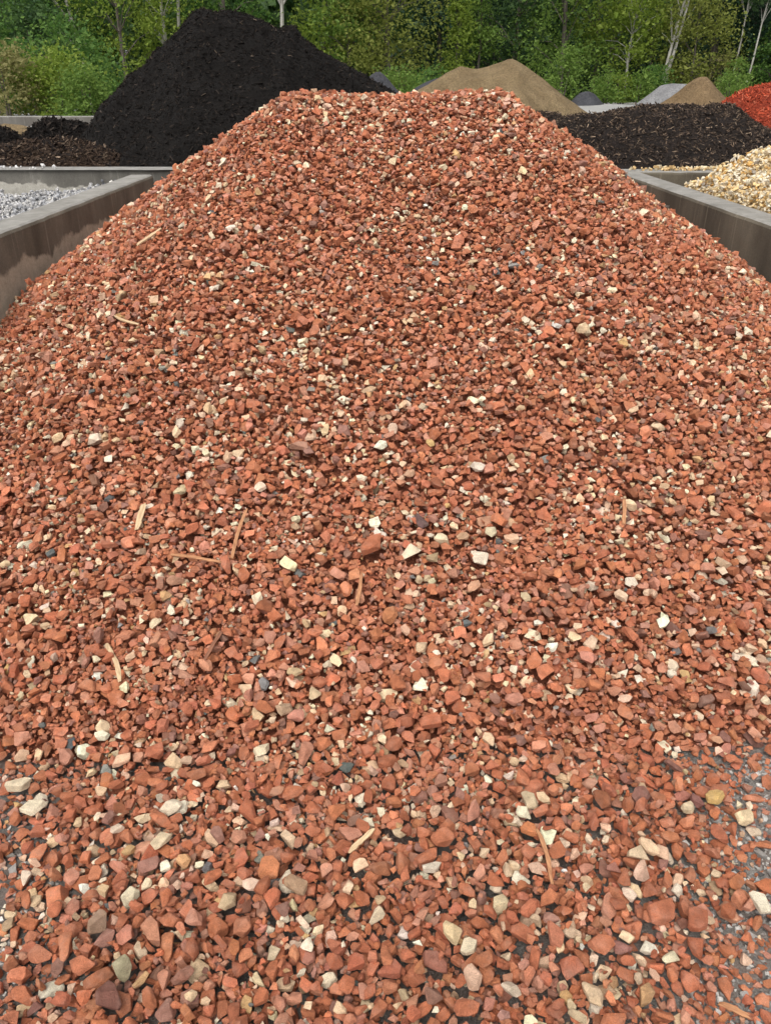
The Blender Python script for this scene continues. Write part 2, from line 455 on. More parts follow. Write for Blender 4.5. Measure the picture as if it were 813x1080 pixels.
class Bed:
    """stones dropped one by one onto a height grid: each comes to rest on what lies below it"""
    RES = .005
    def __init__(self, x0, x1, y0, y1, basef, protos, seed, slope=.5, smin=.012, smax=.075, res=.005):
        self.RES = res
        self.x0, self.y0 = x0, y0
        self.nx, self.ny = int((x1 - x0) / res), int((y1 - y0) / res)
        xs = x0 + (np.arange(self.nx) + .5) * res; ys = y0 + (np.arange(self.ny) + .5) * res
        X, Y = np.meshgrid(xs, ys)
        self.base = basef(X, Y)
        self.G = self.base.copy()
        self.ID = np.full(self.G.shape, -1, np.int32)
        gy_, gx_ = np.gradient(self.base, res)
        self.gx, self.gy = gx_, gy_
        self.protos = protos; self.r = np.random.default_rng(seed)
        self.sizes = np.geomspace(smin, smax, 14); self.cache = {}
        self.orient = {}
        self.st = []
    def rotation(self, b, k):
        key = (b, k)
        if key not in self.orient:
            r = self.r
            if r.random() < .14: j = rot('X', r.uniform(0, 6.28)) @ rot('Y', r.uniform(0, 6.28))
            else: j = rot('X', r.normal(0, .38)) @ rot('Y', r.normal(0, .38))
            R = j @ rot('Z', r.uniform(0, 6.28))
            if b > 0:
                a = (b - 1) * math.pi / 4
                R = np.array(Matrix.Rotation(.40, 3, Vector((-math.sin(a), math.cos(a), 0)))) @ R
            self.orient[key] = R
        return self.orient[key]
    def maps(self, pk, R, size, key):
        if key is not None and key in self.cache: return self.cache[key]
        pl = self.protos[pk]['planes']; N = pl[:, :3] @ R.T; D = pl[:, 3] * size
        V = self.protos[pk]['low'][0] @ R.T * size
        hx = int(np.abs(V[:, :2]).max() / self.RES) + 1
        c = np.arange(-hx, hx + 1) * self.RES
        A, B = np.meshgrid(c, c)
        up, dn = N[:, 2] > .05, N[:, 2] < -.05
        e = D[:, None, None] - N[:, 0, None, None] * A - N[:, 1, None, None] * B
        top = (e[up] / N[up, 2, None, None]).min(0); bot = (e[dn] / N[dn, 2, None, None]).max(0)
        side = (e[~(up | dn)] > 0).all(0) if (~(up | dn)).any() else True
        ok = (top > bot) & side
        r_ = (hx, np.where(ok, top, -9.0), np.where(ok, bot, 9.0), ok)
        if key is not None: self.cache[key] = r_
        return r_
    def rest(self, x, y, m):
        hx, top, bot, ok = m
        i, j = int((x - self.x0) / self.RES), int((y - self.y0) / self.RES)
        if i - hx < 0 or j - hx < 0 or i + hx >= self.nx or j + hx >= self.ny: return None
        g = self.G[j - hx:j + hx + 1, i - hx:i + hx + 1]
        return i, j, float((g - bot).max())
    def put(self, x, y, z, m, i, j, pk, R, size, extra=0):
        hx, top, bot, ok = m
        sl = (slice(j - hx, j + hx + 1), slice(i - hx, i + hx + 1))
        t = top + z; g = self.G[sl]; up = t > g
        g[up] = t[up]; self.ID[sl][up] = len(self.st)
        self.st.append((x, y, z, pk, size, R, int(ok.sum()), extra))
    def binat(self, x, y):
        i = min(max(int((x - self.x0) / self.RES), 0), self.nx - 1); j = min(max(int((y - self.y0) / self.RES), 0), self.ny - 1)
        a, b = self.gx[j, i], self.gy[j, i]
        if math.hypot(a, b) < .2: return 0
        # downhill direction (-a, -b); the normal leans that way
        return 1 + int(round((math.atan2(-b, -a) % (2 * math.pi)) / (math.pi / 4))) % 8
    def fill(self, n, sampler, sizef, cand=3, sink=.10, jit=.03):
        pts = sampler(n)
        sz = sizef(len(pts), pts)
        q = np.clip(np.searchsorted(self.sizes, sz), 0, len(self.sizes) - 1)
        r = self.r; npz = len(self.protos)
        P = r.integers(0, npz, (len(pts), cand)); K = r.integers(0, 10, (len(pts), cand)); J = r.normal(0, jit, (len(pts), cand, 2))
        for a in range(len(pts)):
            best = None; size = float(self.sizes[q[a]])
            for c in range(cand):
                x, y = pts[a, 0] + J[a, c, 0], pts[a, 1] + J[a, c, 1]
                b = self.binat(x, y); pk = int(P[a, c]); k = int(K[a, c])
                R = self.rotation(b, k)
                m = self.maps(pk, R, size, (b, k, pk, int(q[a])))
                t = self.rest(x, y, m)
                if t is None: continue
                i, j, z = t
                score = z - self.base[j, i]
                if best is None or score < best[0]: best = (score, x, y, z, m, i, j, pk, R)
            if best is None: continue
            _, x, y, z, m, i, j, pk, R = best
            self.put(x, y, z - sink * size * (1.0 if self.base[j, i] > .012 else .15), m, i, j, pk, R, size)
    def height(self, x, y):
        i = min(max(int((x - self.x0) / self.RES), 0), self.nx - 1); j = min(max(int((y - self.y0) / self.RES), 0), self.ny - 1)
        return float(self.G[j, i])
    def hit(self, u, v):
        dx, dz = ray(u, v)
        for Y in np.arange(.5, 7.0, .004):
            x, z = dx * Y, EYE + dz * Y
            if z <= self.height(x, Y): return Vector((x, Y, z))
        return None
    def mesh(self, name, idx, colors, highf, normal=None):
        by = {}
        for k in idx:
            s = self.st[k]; by.setdefault((s[3], highf(s)), []).append(k)
        VV, TT, CC, off = [], [], [], 0
        for (pk, hi), ks in by.items():
            v, t = self.protos[pk][hi]
            R = np.array([self.st[k][5] for k in ks]); S = np.array([self.st[k][4] for k in ks]); P = np.array([self.st[k][:3] for k in ks])
            W = np.einsum('nij,vj->nvi', R, v) * S[:, None, None] + P[:, None, :]
            VV.append(W.reshape(-1, 3)); n = len(ks)
            TT.append((t[None] + (off + np.arange(n) * len(v))[:, None, None]).reshape(-1, 3)); off += n * len(v)
            CC.append(np.repeat(colors[ks], len(v), 0))
        return mesh_np(name, np.concatenate(VV), np.concatenate(TT), np.concatenate(CC))

PROTOS = make_protos(56, 11)

# ------------------------------------------------------------------ the red stone pile
CREST_Y = 4.72
def pile_target(X, Y):
    X = np.asarray(X, float); Y = np.asarray(Y, float)
    wob = .09 * fbm(X * 1.1 + 4, Y * 1.1, 5, 3) * smooth(.2, 1.2, np.abs(CREST_Y - Y) + np.maximum(np.abs(X - .1) - .5, 0))
    dx = np.where(X < -.42, -.42 - X, np.where(X > .64, X - .64, 0))
    dy = np.where(Y < CREST_Y, CREST_Y - Y, 0)
    dx = dx * (1.0 + np.where(X < 0, .13, .08) * smooth(.1, .9, dx))
    d = np.hypot(dx, dy) + wob
    d = np.sqrt(np.maximum(d, 0) ** 2 + .05 ** 2)
    h = np.interp(d, [0, .1, .5, 1.0, 1.8, 2.3, 2.8, 3.2, 3.5, 4.5], [1.60, 1.57, 1.335, 1.05, .615, .375, .18, .065, .0, -.02])
    # towards the back the pile leans higher against the walls
    h = h + .06 * smooth(4.6, 7.0, Y) * smooth(.9, 1.9, np.abs(X))
    h = h + .022 * fbm(X * 3.2, Y * 3.2, 9, 3)
    h = h - .03 * smooth(5.6, 7.2, Y)
    return np.maximum(h, 0)

def toe_line(X):
    return np.where(X > 0, -.08 + 1.72 * X * X, -.10 + 1.66 * X * X)

def pile_base(X, Y):
    t = pile_target(X, Y)
    return np.maximum(t - .048, 0)

bed = Bed(-1.93, 2.13, .25, 7.2, pile_base, PROTOS, 21, smin=.008, smax=.055, res=.004)

def pile_sampler(n):
    out = []
    r = np.random.default_rng(31)
    while sum(len(o) for o in out) < n:
        X = r.uniform(-1.9, 2.1, 60000); Y = r.uniform(.28, 7.1, 60000)
        z = pile_target(X, Y)
        half = (Y * CP + (EYE - z) * SP) * .5 + .18
        dens = np.interp(Y - toe_line(X) + .34 * fbm(X * 2.6, Y * 2.6, 77, 3), [-.6, -.25, 0, .3, .7, 1.3], [.02, .045, .10, .36, .62, .85])
        dens = np.maximum(dens, np.interp(z, [.03, .13], [0, .85]))
        dens = dens * np.interp(Y, [2.0, 3.4], [1.0, 1.2])
        dens = np.where(np.abs(X) < half, dens, 0)
        dens = np.where((Y > 5.1) & (np.abs(X - .1) < .75), dens * .08, dens)
        dens = np.where(Y > 5.3, dens * .55, dens)
        k = r.random(len(X)) < dens
        out.append(np.stack([X[k], Y[k]], 1))
    return np.concatenate(out)[:n]

def pile_sizes(n, pts):
    r = np.random.default_rng(32)
    s = np.exp(r.normal(math.log(.0205), .35, n))
    small = r.random(n) < .24
    s[small] = np.exp(r.normal(math.log(.0112), .22, small.sum()))
    s = s * np.interp(pts[:, 1], [1.2, 3.0, 4.5], [.92, .84, .79])
    return np.clip(s, .008, .047)

N_STONES = 165000
bed.fill(N_STONES, pile_sampler, pile_sizes, cand=4, jit=.04)

def crumb_sampler(n):
    r = np.random.default_rng(35); X = r.uniform(-1.25, 1.35, 90000); Y = r.uniform(.6, 2.3, 90000)
    k = (np.abs(X) < (Y * CP + (EYE - pile_target(X, Y)) * SP) * .5 + .1) & (r.random(90000) < smooth(-.35, .3, Y - toe_line(X)) + .03)
    return np.stack([X[k], Y[k]], 1)[:n]
# crumbs broken off the larger pieces fill the gaps at the foot
bed.fill(6500, crumb_sampler, lambda n, p: np.clip(np.exp(np.random.default_rng(36).normal(math.log(.0105), .22, n)), .008, .016), cand=9, jit=.035, sink=0)

# colours of the crushed stone (the rock's own colour)
PAL = dict(
    red=[(.48, .166, .081), (.45, .151, .073), (.52, .196, .104), (.41, .138, .068), (.52, .236, .152), (.47, .166, .084)],
    brown=[(.30, .135, .09), (.27, .13, .095), (.35, .175, .125)],
    cream=[(.73, .55, .36), (.78, .64, .46), (.70, .49, .31), (.79, .69, .53), (.69, .46, .32)],
    tan=[(.55, .34, .16), (.47, .31, .19)],
    grey=[(.26, .25, .22), (.20, .20, .185), (.11, .125, .12)],
)
def pick_colors(n, seed, xy, w=(('red', .79), ('brown', .060), ('cream', .130), ('tan', .020), ('grey', .005))):
    r = np.random.default_rng(seed)
    kinds = r.choice(len(w), n, p=np.array([x[1] for x in w]) / sum(x[1] for x in w))
    cl = fbm(xy[:, 0] * 4.5, xy[:, 1] * 4.5, 63, 2)   # pale stone comes in loose clusters
    kinds = np.where((kinds == 2) & (cl < -.22) & (r.random(n) < .7), 0, kinds)
    kinds = np.where((kinds == 0) & (cl > .25) & (r.random(n) < .10), 2, kinds)
    C = np.empty((n, 3)); names = []
    for i in range(n):
        nm = w[kinds[i]][0]; p = PAL[nm]; c = np.array(p[r.integers(len(p))])
        C[i] = c * np.exp(r.normal(0, .13)) * np.exp(r.normal(0, .035, 3)); names.append(nm)
    return np.clip(C, .01, .85), names

# --- stones that stand out in the photograph, each placed where it lies
SPECIAL = [
    (391, 577, 27, (.46, .155, .076), 'largest terracotta block on the red pile, resting halfway up the slope'),
    (431, 580, 23, (.74, .62, .45), 'flat pale cream stone right beside the largest terracotta block'),
    (502, 588, 21, (.72, .62, .48), 'blocky off-white stone a hand away from the flat cream one'),
    (440, 550, 17, (.13, .075, .07), 'dark purplish stone just uphill of the largest terracotta block'),
    (668, 908, 27, (.66, .50, .33), 'knobbly cream stone low on the red pile near the gritty asphalt'),
    (704, 705, 17, (.74, .62, .46), 'small pale cream stone high above the gritty asphalt patch'),
    (181, 856, 23, (.76, .66, .50), 'off-white stone above the tan block near the pile foot'),
    (690, 972, 30, (.45, .155, .08), 'big flat-faced terracotta stone at the edge of the gritty asphalt'),
    (130, 1022, 26, (.36, .32, .20), 'smooth olive-grey stone leaning on a maroon stone'),
    (118, 1050, 30, (.20, .085, .062), 'big maroon stone under the olive-grey one at the pile foot'),
    (233, 950, 24, (.56, .42, .26), 'tan rectangular stone block at the foot of the pile'),
    (165, 887, 25, (.74, .60, .40), 'long cream stone sliver downhill of the off-white stone'),
    (18, 828, 25, (.74, .62, .44), 'cream stone at the upper edge of the bare dark asphalt'),
    (30, 856, 24, (.76, .66, .48), 'thin white stone flake lying on the bare dark asphalt'),
    (552, 853, 21, (.58, .46, .30), 'rounded tan pebble uphill of the long orange splinter'),
    (612, 1057, 26, (.60, .44, .28), 'long speckled tan stone at the very front of the pile'),
    (495, 1034, 27, (.62, .40, .28), 'speckled pinkish cream stone at the very front of the pile'),
    (464, 980, 23, (.70, .54, .32), 'wedge-shaped cream stone near the front of the pile'),
    (727, 990, 27, (.43, .145, .075), 'tall brick-red stone standing at the rim of the gritty asphalt'),
    (804, 942, 27, (.50, .165, .072), 'big orange-red stone lying on the gritty asphalt'),
    (794, 956, 24, (.78, .70, .54), 'elongated white stone next to the big orange-red one'),
    (752, 842, 18, (.60, .40, .15), 'yellow-ochre stone on the gritty asphalt'),
    (778, 863, 22, (.74, .58, .36), 'flat cream stone on the gritty asphalt below the ochre stone'),
    (722, 859, 19, (.72, .58, .38), 'cream stone half buried beside the ochre stone'),
]
special_ids = {}
for (u, v, px, c, lab) in SPECIAL:
    h = bed.hit(u, v)
    if h is None: continue
    size = (.86 if c[1] > .3 else .95) * px / px_per_m(h.y, h.z)
    best = None
    for t in range(40):
        pk = int(bed.r.integers(len(PROTOS))); b = bed.binat(h.x, h.y); R = bed.rotation(b, int(bed.r.integers(10)))
        x, y = h.x + bed.r.normal(0, .006), h.y + bed.r.normal(0, .006)
        m = bed.maps(pk, R, size, None); q = bed.rest(x, y, m)
        if q is None: continue
        i, j, z = q
        if best is None or z < best[2]: best = (x, y, z, m, i, j, pk, R)
    if best is None: continue
    x, y, z, m, i, j, pk, R = best
    special_ids[len(bed.st)] = (c, lab)
    bed.put(x, y, z - .28 * size * (1 if bed.base[j, i] > .012 else .1), m, i, j, pk, R, size, 1)

# --- which stones show largest: those become objects of their own
n_st = len(bed.st)
COLS, CNAMES = pick_colors(n_st, 41, np.array([q_[:2] for q_ in bed.st]))
vis = np.bincount(bed.ID[bed.ID >= 0].ravel(), minlength=n_st)
S_xyz = np.array([s[:3] for s in bed.st]); S_sz = np.array([s[4] for s in bed.st]); S_area = np.array([s[6] for s in bed.st])
px_size = S_sz * F_PX / (S_xyz[:, 1] * CP + (EYE - S_xyz[:, 2]) * SP)
frac = vis / np.maximum(S_area, 1)
uu = (S_xyz[:, 0] * 1.0)
depth = S_xyz[:, 1] * CP + (EYE - S_xyz[:, 2]) * SP
pu = 397 + F_PX * S_xyz[:, 0] / depth
pv = 540 + F_PX * ((EYE - S_xyz[:, 2]) * CP - S_xyz[:, 1] * SP) / depth
inframe = (pu > 8) & (pu < 805) & (pv > 90) & (pv < 1072)
score = px_size * np.where((frac > .72) & inframe, 1, 0)
score[list(special_ids)] = 0
order = np.argsort(-score)[:300]
order = [int(k) for k in order if score[k] > 0]
single = set(order) | set(special_ids)

pile = thing('red_stone_pile', 'large pile of red crushed stone with cream pieces filling the middle bin', 'gravel pile', (0, 2.6, 0))
core_x = np.linspace(LX + .01, RX - .01, 110); core_y = np.linspace(.9, 7.2, 170)
def core_z(X, Y):
    b = pile_base(X, Y)
    return np.where(b > .02, b - .006, -.03)
core = link('mound', sheet('mound', core_x, core_y, core_z, M_CORE), M_CORE, pile)
core.matrix_parent_inverse = Matrix.Translation((0, -2.6, 0))
mass = link('gravel', bed.mesh('gravel', [k for k in range(n_st) if k not in single and frac[k] > .12], COLS, lambda s: 'high' if s[1] < 1.2 and s[4] > .024 else ('low' if s[4] / (s[1] + .6) > .0125 else 'tiny')), M_GRAVEL, pile)
mass.matrix_parent_inverse = Matrix.Translation((0, -2.6, 0))
tag(mass, kind='stuff')

proto_me = {}
def stone_mesh(pk):
    if pk not in proto_me:
        v, t = PROTOS[pk]['high']
        me = mesh_np('stone', v, t); me.materials.append(M_STONE); proto_me[pk] = me
    return proto_me[pk]

def stone_obj(k, name, color, parent=None):
    x, y, z, pk, size, R, _, _ = bed.st[k]
    o = bpy.data.objects.new(name, stone_mesh(pk)); COL.objects.link(o)
    M = Matrix(R.tolist()).to_4x4() @ Matrix.Scale(size, 4); M.translation = (x, y, z)
    if parent is not None:
        o.parent = parent; o.matrix_parent_inverse = Matrix.Translation(-parent.location)
    o.matrix_basis = M
    o.color = (*color, 1)
    return o

LOOSE_WORD = dict(red='terracotta', brown='maroon-brown', cream='cream', tan='tan', grey='grey')
ANCHOR = {8: 'big flat-faced terracotta stone', 9: 'smooth olive-grey stone', 11: 'tan rectangular stone block', 13: 'cream stone at the asphalt edge', 14: 'thin white stone flake',
          16: 'long speckled tan stone', 17: 'speckled pinkish cream stone', 19: 'tall brick-red stone', 20: 'big orange-red stone', 22: 'yellow-ochre stone'}
spec_list = list(special_ids)
near = {}
for k in order:
    x, y, z = bed.st[k][:3]
    if bed.base[int((y - bed.y0) / bed.RES), int((x - bed.x0) / bed.RES)] > .004: continue
    for ai, nm in ANCHOR.items():
        a = bed.st[spec_list[ai - 1]]; d = math.hypot(x - a[0], y - a[1])
        if d < .28:
            near.setdefault((LOOSE_WORD[CNAMES[k]], nm), []).append((d, k))
loose = {}
for (w, nm), v in sorted(near.items(), key=lambda q: min(q[1])[0]):
    d, k = min(v)
    if k not in loose: loose[k] = f'{w} crushed stone lying loose nearest to the {nm}'
for k in order:
    if k in loose:
        tag(stone_obj(k, 'loose_stone', COLS[k]), loose[k], 'stone', 'stones spilled at the pile foot')
    else:
        stone_obj(k, 'stone', COLS[k], pile)
for k, (c, lab) in special_ids.items():
    tag(stone_obj(k, 'crushed_stone', c), lab, 'stone')

# --- grit and fine chips lying on the bare asphalt
gp = make_protos(8, 5, flat=(.6, .9), cuts=(5, 7))
def grit():
    r = np.random.default_rng(55)
    X = r.uniform(-1.5, 1.7, 46000); Y = r.uniform(.45, 2.2, 46000)
    d = Y - toe_line(X)
    w = np.where(X > 0, 1.0, .45) * smooth(.6, .1, d) * smooth(-.28, .15, fbm(X * 3, Y * 3, 91, 3)) + .02
    k = (r.random(len(X)) < w) & (pile_base(X, Y) < .004) & (np.abs(X) > .38)
    X, Y = X[k], Y[k]; n = len(X)
    S = np.exp(r.normal(math.log(.0072), .42, n))
    tone = r.random(n)
    C = np.where((tone < .45)[:, None], np.array([.42, .41, .39]), np.where((tone < .62)[:, None], np.array([.62, .61, .58]), np.where((tone < .85)[:, None], np.array([.10, .10, .10]), np.array([.30, .11, .07]))))
    C = C * np.exp(r.normal(0, .18, (n, 1)))
    VV, TT, CC, off = [], [], [], 0
    pkk = r.integers(0, len(gp), n); ang = r.uniform(0, 6.28, n)
    for pk in range(len(gp)):
        ks = np.where(pkk == pk)[0]; v, t = gp[pk]['tiny']
        R = np.array([rot('Z', a) for a in ang[ks]])
        W = np.einsum('nij,vj->nvi', R, v) * S[ks][:, None, None] + np.stack([X[ks], Y[ks], S[ks] * .22], 1)[:, None, :]
        VV.append(W.reshape(-1, 3)); TT.append((t[None] + (off + np.arange(len(ks)) * len(v))[:, None, None]).reshape(-1, 3)); off += len(ks) * len(v)
        CC.append(np.repeat(C[ks], len(v), 0))
    return mesh_np('grit', np.concatenate(VV), np.concatenate(TT), np.concatenate(CC))
tag(link('grit', grit(), M_GRAVEL), 'pale and dark stone grit strewn over the bare asphalt', 'grit', kind='stuff')

# ------------------------------------------------------------------ wood splinters on the pile
def splinter(p0, p1, width, mat, label, seed, bend=.04, thick=.45):
    r = random.Random(seed)
    d = p1 - p0; L = d.length; X = d.normalized()
    up = Vector((0, -.25, 1)); Yv = up.cross(X).normalized(); Z = X.cross(Yv)
    M = Matrix((X, Yv, Z)).transposed().to_4x4(); M.translation = (p0 + p1) / 2
    ns = 9; V, Fc = [], []
    ph = r.uniform(0, 6)
    for i in range(ns + 1):
        t = i / ns; s = (t - .5) * L
        w = width * .5 * (1 - .35 * abs(2 * t - 1) ** 4) * r.uniform(.8, 1.12)
        h = w * thick * r.uniform(.85, 1.15)
        oy = bend * L * (math.sin(t * 3.0 + ph) - math.sin(1.5 + ph)); oz = bend * .4 * L * math.sin(t * 4 + ph)
        sk = r.uniform(-.15, .15) * w
        for (a, b) in ((-1, -.7), (-.9, .7), (.1, 1), (1, .5), (.8, -.9)):
            V.append((s + (r.uniform(-.4, .4) * width if i in (0, ns) else 0), oy + a * w + sk, oz + b * h))
    for i in range(ns):
        for j in range(5): Fc.append((i * 5 + j, i * 5 + (j + 1) % 5, (i + 1) * 5 + (j + 1) % 5, (i + 1) * 5 + j))
    Fc.append(tuple(range(5))[::-1]); Fc.append(tuple(ns * 5 + j for j in range(5)))
    me = bpy.data.meshes.new('wood_splinter'); me.from_pydata(V, [], Fc); me.update()
    o = link('wood_splinter', me, mat); o.matrix_world = M
    return tag(o, label, 'splinter', 'wood splinters lying on the red stone')

STICKS = [
    ((561, 880), (585, 940), 6.0, M_WOOD, 'long curved orange-brown splinter near the front of the pile', .07),
    ((257, 540), (241, 596), 5.5, M_WOOD, 'long brown splinter pointing uphill, above the level one', .03),
    ((180, 591), (231, 593), 5.0, M_WOOD, 'thin brown splinter lying level across the slope', .02),
    ((116, 681), (126, 719), 7.0, M_WOODPALE, 'thick curved tan splinter downhill of the level one', .06),
    ((152, 540), (144, 562), 9.0, M_WOODPALE, 'short wide tan wood chip beside the long brown splinter', .02),
    ((380, 612), (373, 641), 5.0, M_WOOD, 'short brown splinter just below the largest terracotta block', .02),
    ((232, 668), (212, 697), 6.0, M_WOODDARK, 'dark brown splinter midway between the curved tan one and the pile centre', .03),
    ((365, 901), (389, 879), 8.0, M_WOODPALE, 'flat tan wood chip near the front centre of the pile', .02),
    ((656, 532), (655, 561), 5.5, M_WOOD, 'upright brown splinter on the half of the pile towards the yellow gravel', .02),
    ((146, 265), (169, 243), 5.5, M_WOODPALE, 'pale tan splinter high on the pile near the white gravel bin', .02),
    ((177, 234), (189, 252), 2.2, M_WOODDARK, 'very thin dark twig next to the highest pale splinter', .05),
    ((75, 258), (88, 241), 4.0, M_WOODPALE, 'whitish splinter at the foot of the stained divider wall', .02),
    ((120, 335), (146, 347), 5.0, M_WOODPALE, 'small tan splinter on the upper slope below the whitish one', .03),
    ((754, 1064), (786, 1082), 9.0, M_WOOD, 'reddish-brown wood sliver on the gritty asphalt', .02),
    ((643, 378), (657, 395), 2.4, M_WOODDARK, 'thin dark twig on the upper slope towards the yellow gravel', .05),
    ((50, 449), (76, 455), 2.2, M_WOODDARK, 'thin curved twig lying level on the slope below the small tan splinter', .08),
]
for si, (a, b, w, mt, lab, bend) in enumerate(STICKS):
    pa, pb = bed.hit(*a), bed.hit(min(b[0], 800), min(b[1], 1079))
    if pa is None or pb is None: continue
    k = px_per_m(pa.y, pa.z)
    pa.z = bed.height(pa.x, pa.y) + .007; pb.z = bed.height(pb.x, pb.y) + .007
    mid = (pa + pb) / 2
    lift = max(0, max(bed.height(*(pa.lerp(pb, t)).xy) - pa.lerp(pb, t).z for t in np.linspace(0, 1, 9)) - .012)
    pa.z += lift; pb.z += lift
    splinter(pa, pb, 0.75 * w / k, mt, lab, 100 + si, bend)

# ------------------------------------------------------------------ white gravel and yellow gravel beside it
def side_bed(name, label, cat, base_f, x0, x1, y0, y1, n, pal, size, seed, mat_base, keep, protos):
    t = thing(name, label, cat, ((x0 + x1) / 2, (y0 + y1) / 2, 0))
    inv = Matrix.Translation(-Vector(t.location))
    b = Bed(x0, x1, y0, y1, lambda X, Y: base_f(X, Y) - size * 1.1, protos, seed, res=.006, smin=size * .5, smax=size * 1.9)
    def samp(n_):
        r = np.random.default_rng(seed + 1); o = []
        while sum(len(q) for q in o) < n_:
            X = r.uniform(x0, x1, 20000); Y = r.uniform(y0, y1, 20000); k = keep(X, Y)
            o.append(np.stack([X[k], Y[k]], 1))
        return np.concatenate(o)[:n_]
    b.fill(n, samp, lambda n_, p: np.clip(np.exp(np.random.default_rng(seed + 2).normal(math.log(size), .26, n_)), size * .5, size * 1.9), cand=2, jit=.02)
    r = np.random.default_rng(seed + 3)
    P = np.array([p[0] for p in pal]); W = np.array([p[1] for p in pal]); W = W / W.sum()
    C = P[r.choice(len(P), len(b.st), p=W)] * np.exp(r.normal(0, .10, (len(b.st), 1)))
    bs_ = link('bed', sheet('bed', np.linspace(x0, x1, 90), np.linspace(y0, y1, 90), lambda X, Y: base_f(X, Y) - size * 1.15, mat_base), mat_base, t)
    bs_.matrix_parent_inverse = inv
    g = link('gravel', b.mesh('gravel', [k_ for k_ in np.unique(b.ID) if k_ >= 0], np.clip(C, 0, .88), lambda s: 'tiny'), M_GRAVEL2, t); g.matrix_parent_inverse = inv
    tag(g, kind='stuff')
    return t
M_GRAVEL2 = stone_mat('pale_gravel_stone', False, dusty=.08)
SMALLP = make_protos(24, 77, flat=(.55, .9), cuts=(7, 10))

def white_base(X, Y):
    return .77 + .07 * smooth(-3.4, -2.2, X) + .05 * fbm(X * 1.6, Y * 1.6, 12, 3) - .10 * smooth(-3.6, -5.2, X) - .05 * smooth(6.4, 4.0, Y)
side_bed('white_gravel', 'white and grey gravel lying low in the bin beside the red pile', 'gravel', white_base, -5.2, LX - .22, 4.0, 7.58, 12000,
         [((.50, .50, .50), 5), ((.38, .39, .41), 4), ((.22, .23, .25), 2.5), ((.64, .63, .60), 1.6)], .019, 201, M_WHITEBASE,
         lambda X, Y: X > -.56 * Y - .25, SMALLP)

def yellow_base(X, Y):
    a = .955 + .54 * (X - RX - .21)
    b = .97 + .5 * (6.25 - Y) + .45 * (X - RX - .2)
    c = 1.62 - .1 * np.abs(X - 3.6)
    k = 14.0
    h = -np.log(np.exp(-k * a) + np.exp(-k * b) + np.exp(-k * c)) / k
    return h + .035 * fbm(X * 2.5, Y * 2.5, 14, 3)
side_bed('yellow_gravel_pile', 'heap of yellow and cream gravel behind the dark divider wall', 'gravel pile', yellow_base, RX + .20, 4.9, 3.2, 7.38, 18000,
         [((.74, .55, .28), 5), ((.77, .64, .42), 5), ((.80, .73, .58), 5), ((.60, .35, .11), 2), ((.38, .34, .28), .5)], .020, 211, M_YELLOWBASE,
         lambda X, Y: X < .56 * Y + .35, SMALLP)
# spilled yellow stones on top of the back wall, grey-white ones by the divider's end
def spill(name, label, pts, pal, size, seed):
    r = np.random.default_rng(seed); VV, TT, CC, off = [], [], [], 0
    for (x, y, z) in pts:
        v, t = SMALLP[r.integers(len(SMALLP))]['tiny']; s = size * math.exp(r.normal(0, .3))
        W = v @ rot('Z', r.uniform(0, 6.28)).T * s
        W = W + np.array([x, y, z - W[:, 2].min() - .002])
        VV.append(W); TT.append(t + off); off += len(v); CC.append(np.tile(np.array(pal[r.integers(len(pal))]), (len(v), 1)))
    return tag(link(name, mesh_np(name, np.concatenate(VV), np.concatenate(TT), np.concatenate(CC)), M_GRAVEL2), label, 'gravel', kind='stuff')
r_ = np.random.default_rng(9)
spill('spilled_gravel', 'yellow gravel spilled along the top of the back wall', [(r_.normal(2.78, .22), r_.uniform(7.46, 7.62), WALL_H + (.012 if r_.random() < .4 else 0)) for _ in range(150)],
      [(.70, .52, .27), (.76, .66, .46), (.6, .42, .2)], .022, 3)
spill('spilled_pebbles', 'white pebbles on top of the back wall of the white gravel bin', [(r_.uniform(-4.2, -2.9), r_.uniform(7.70, 7.9), WALL_H) for _ in range(26)],
      [(.66, .66, .66), (.5, .5, .52)], .03, 4)

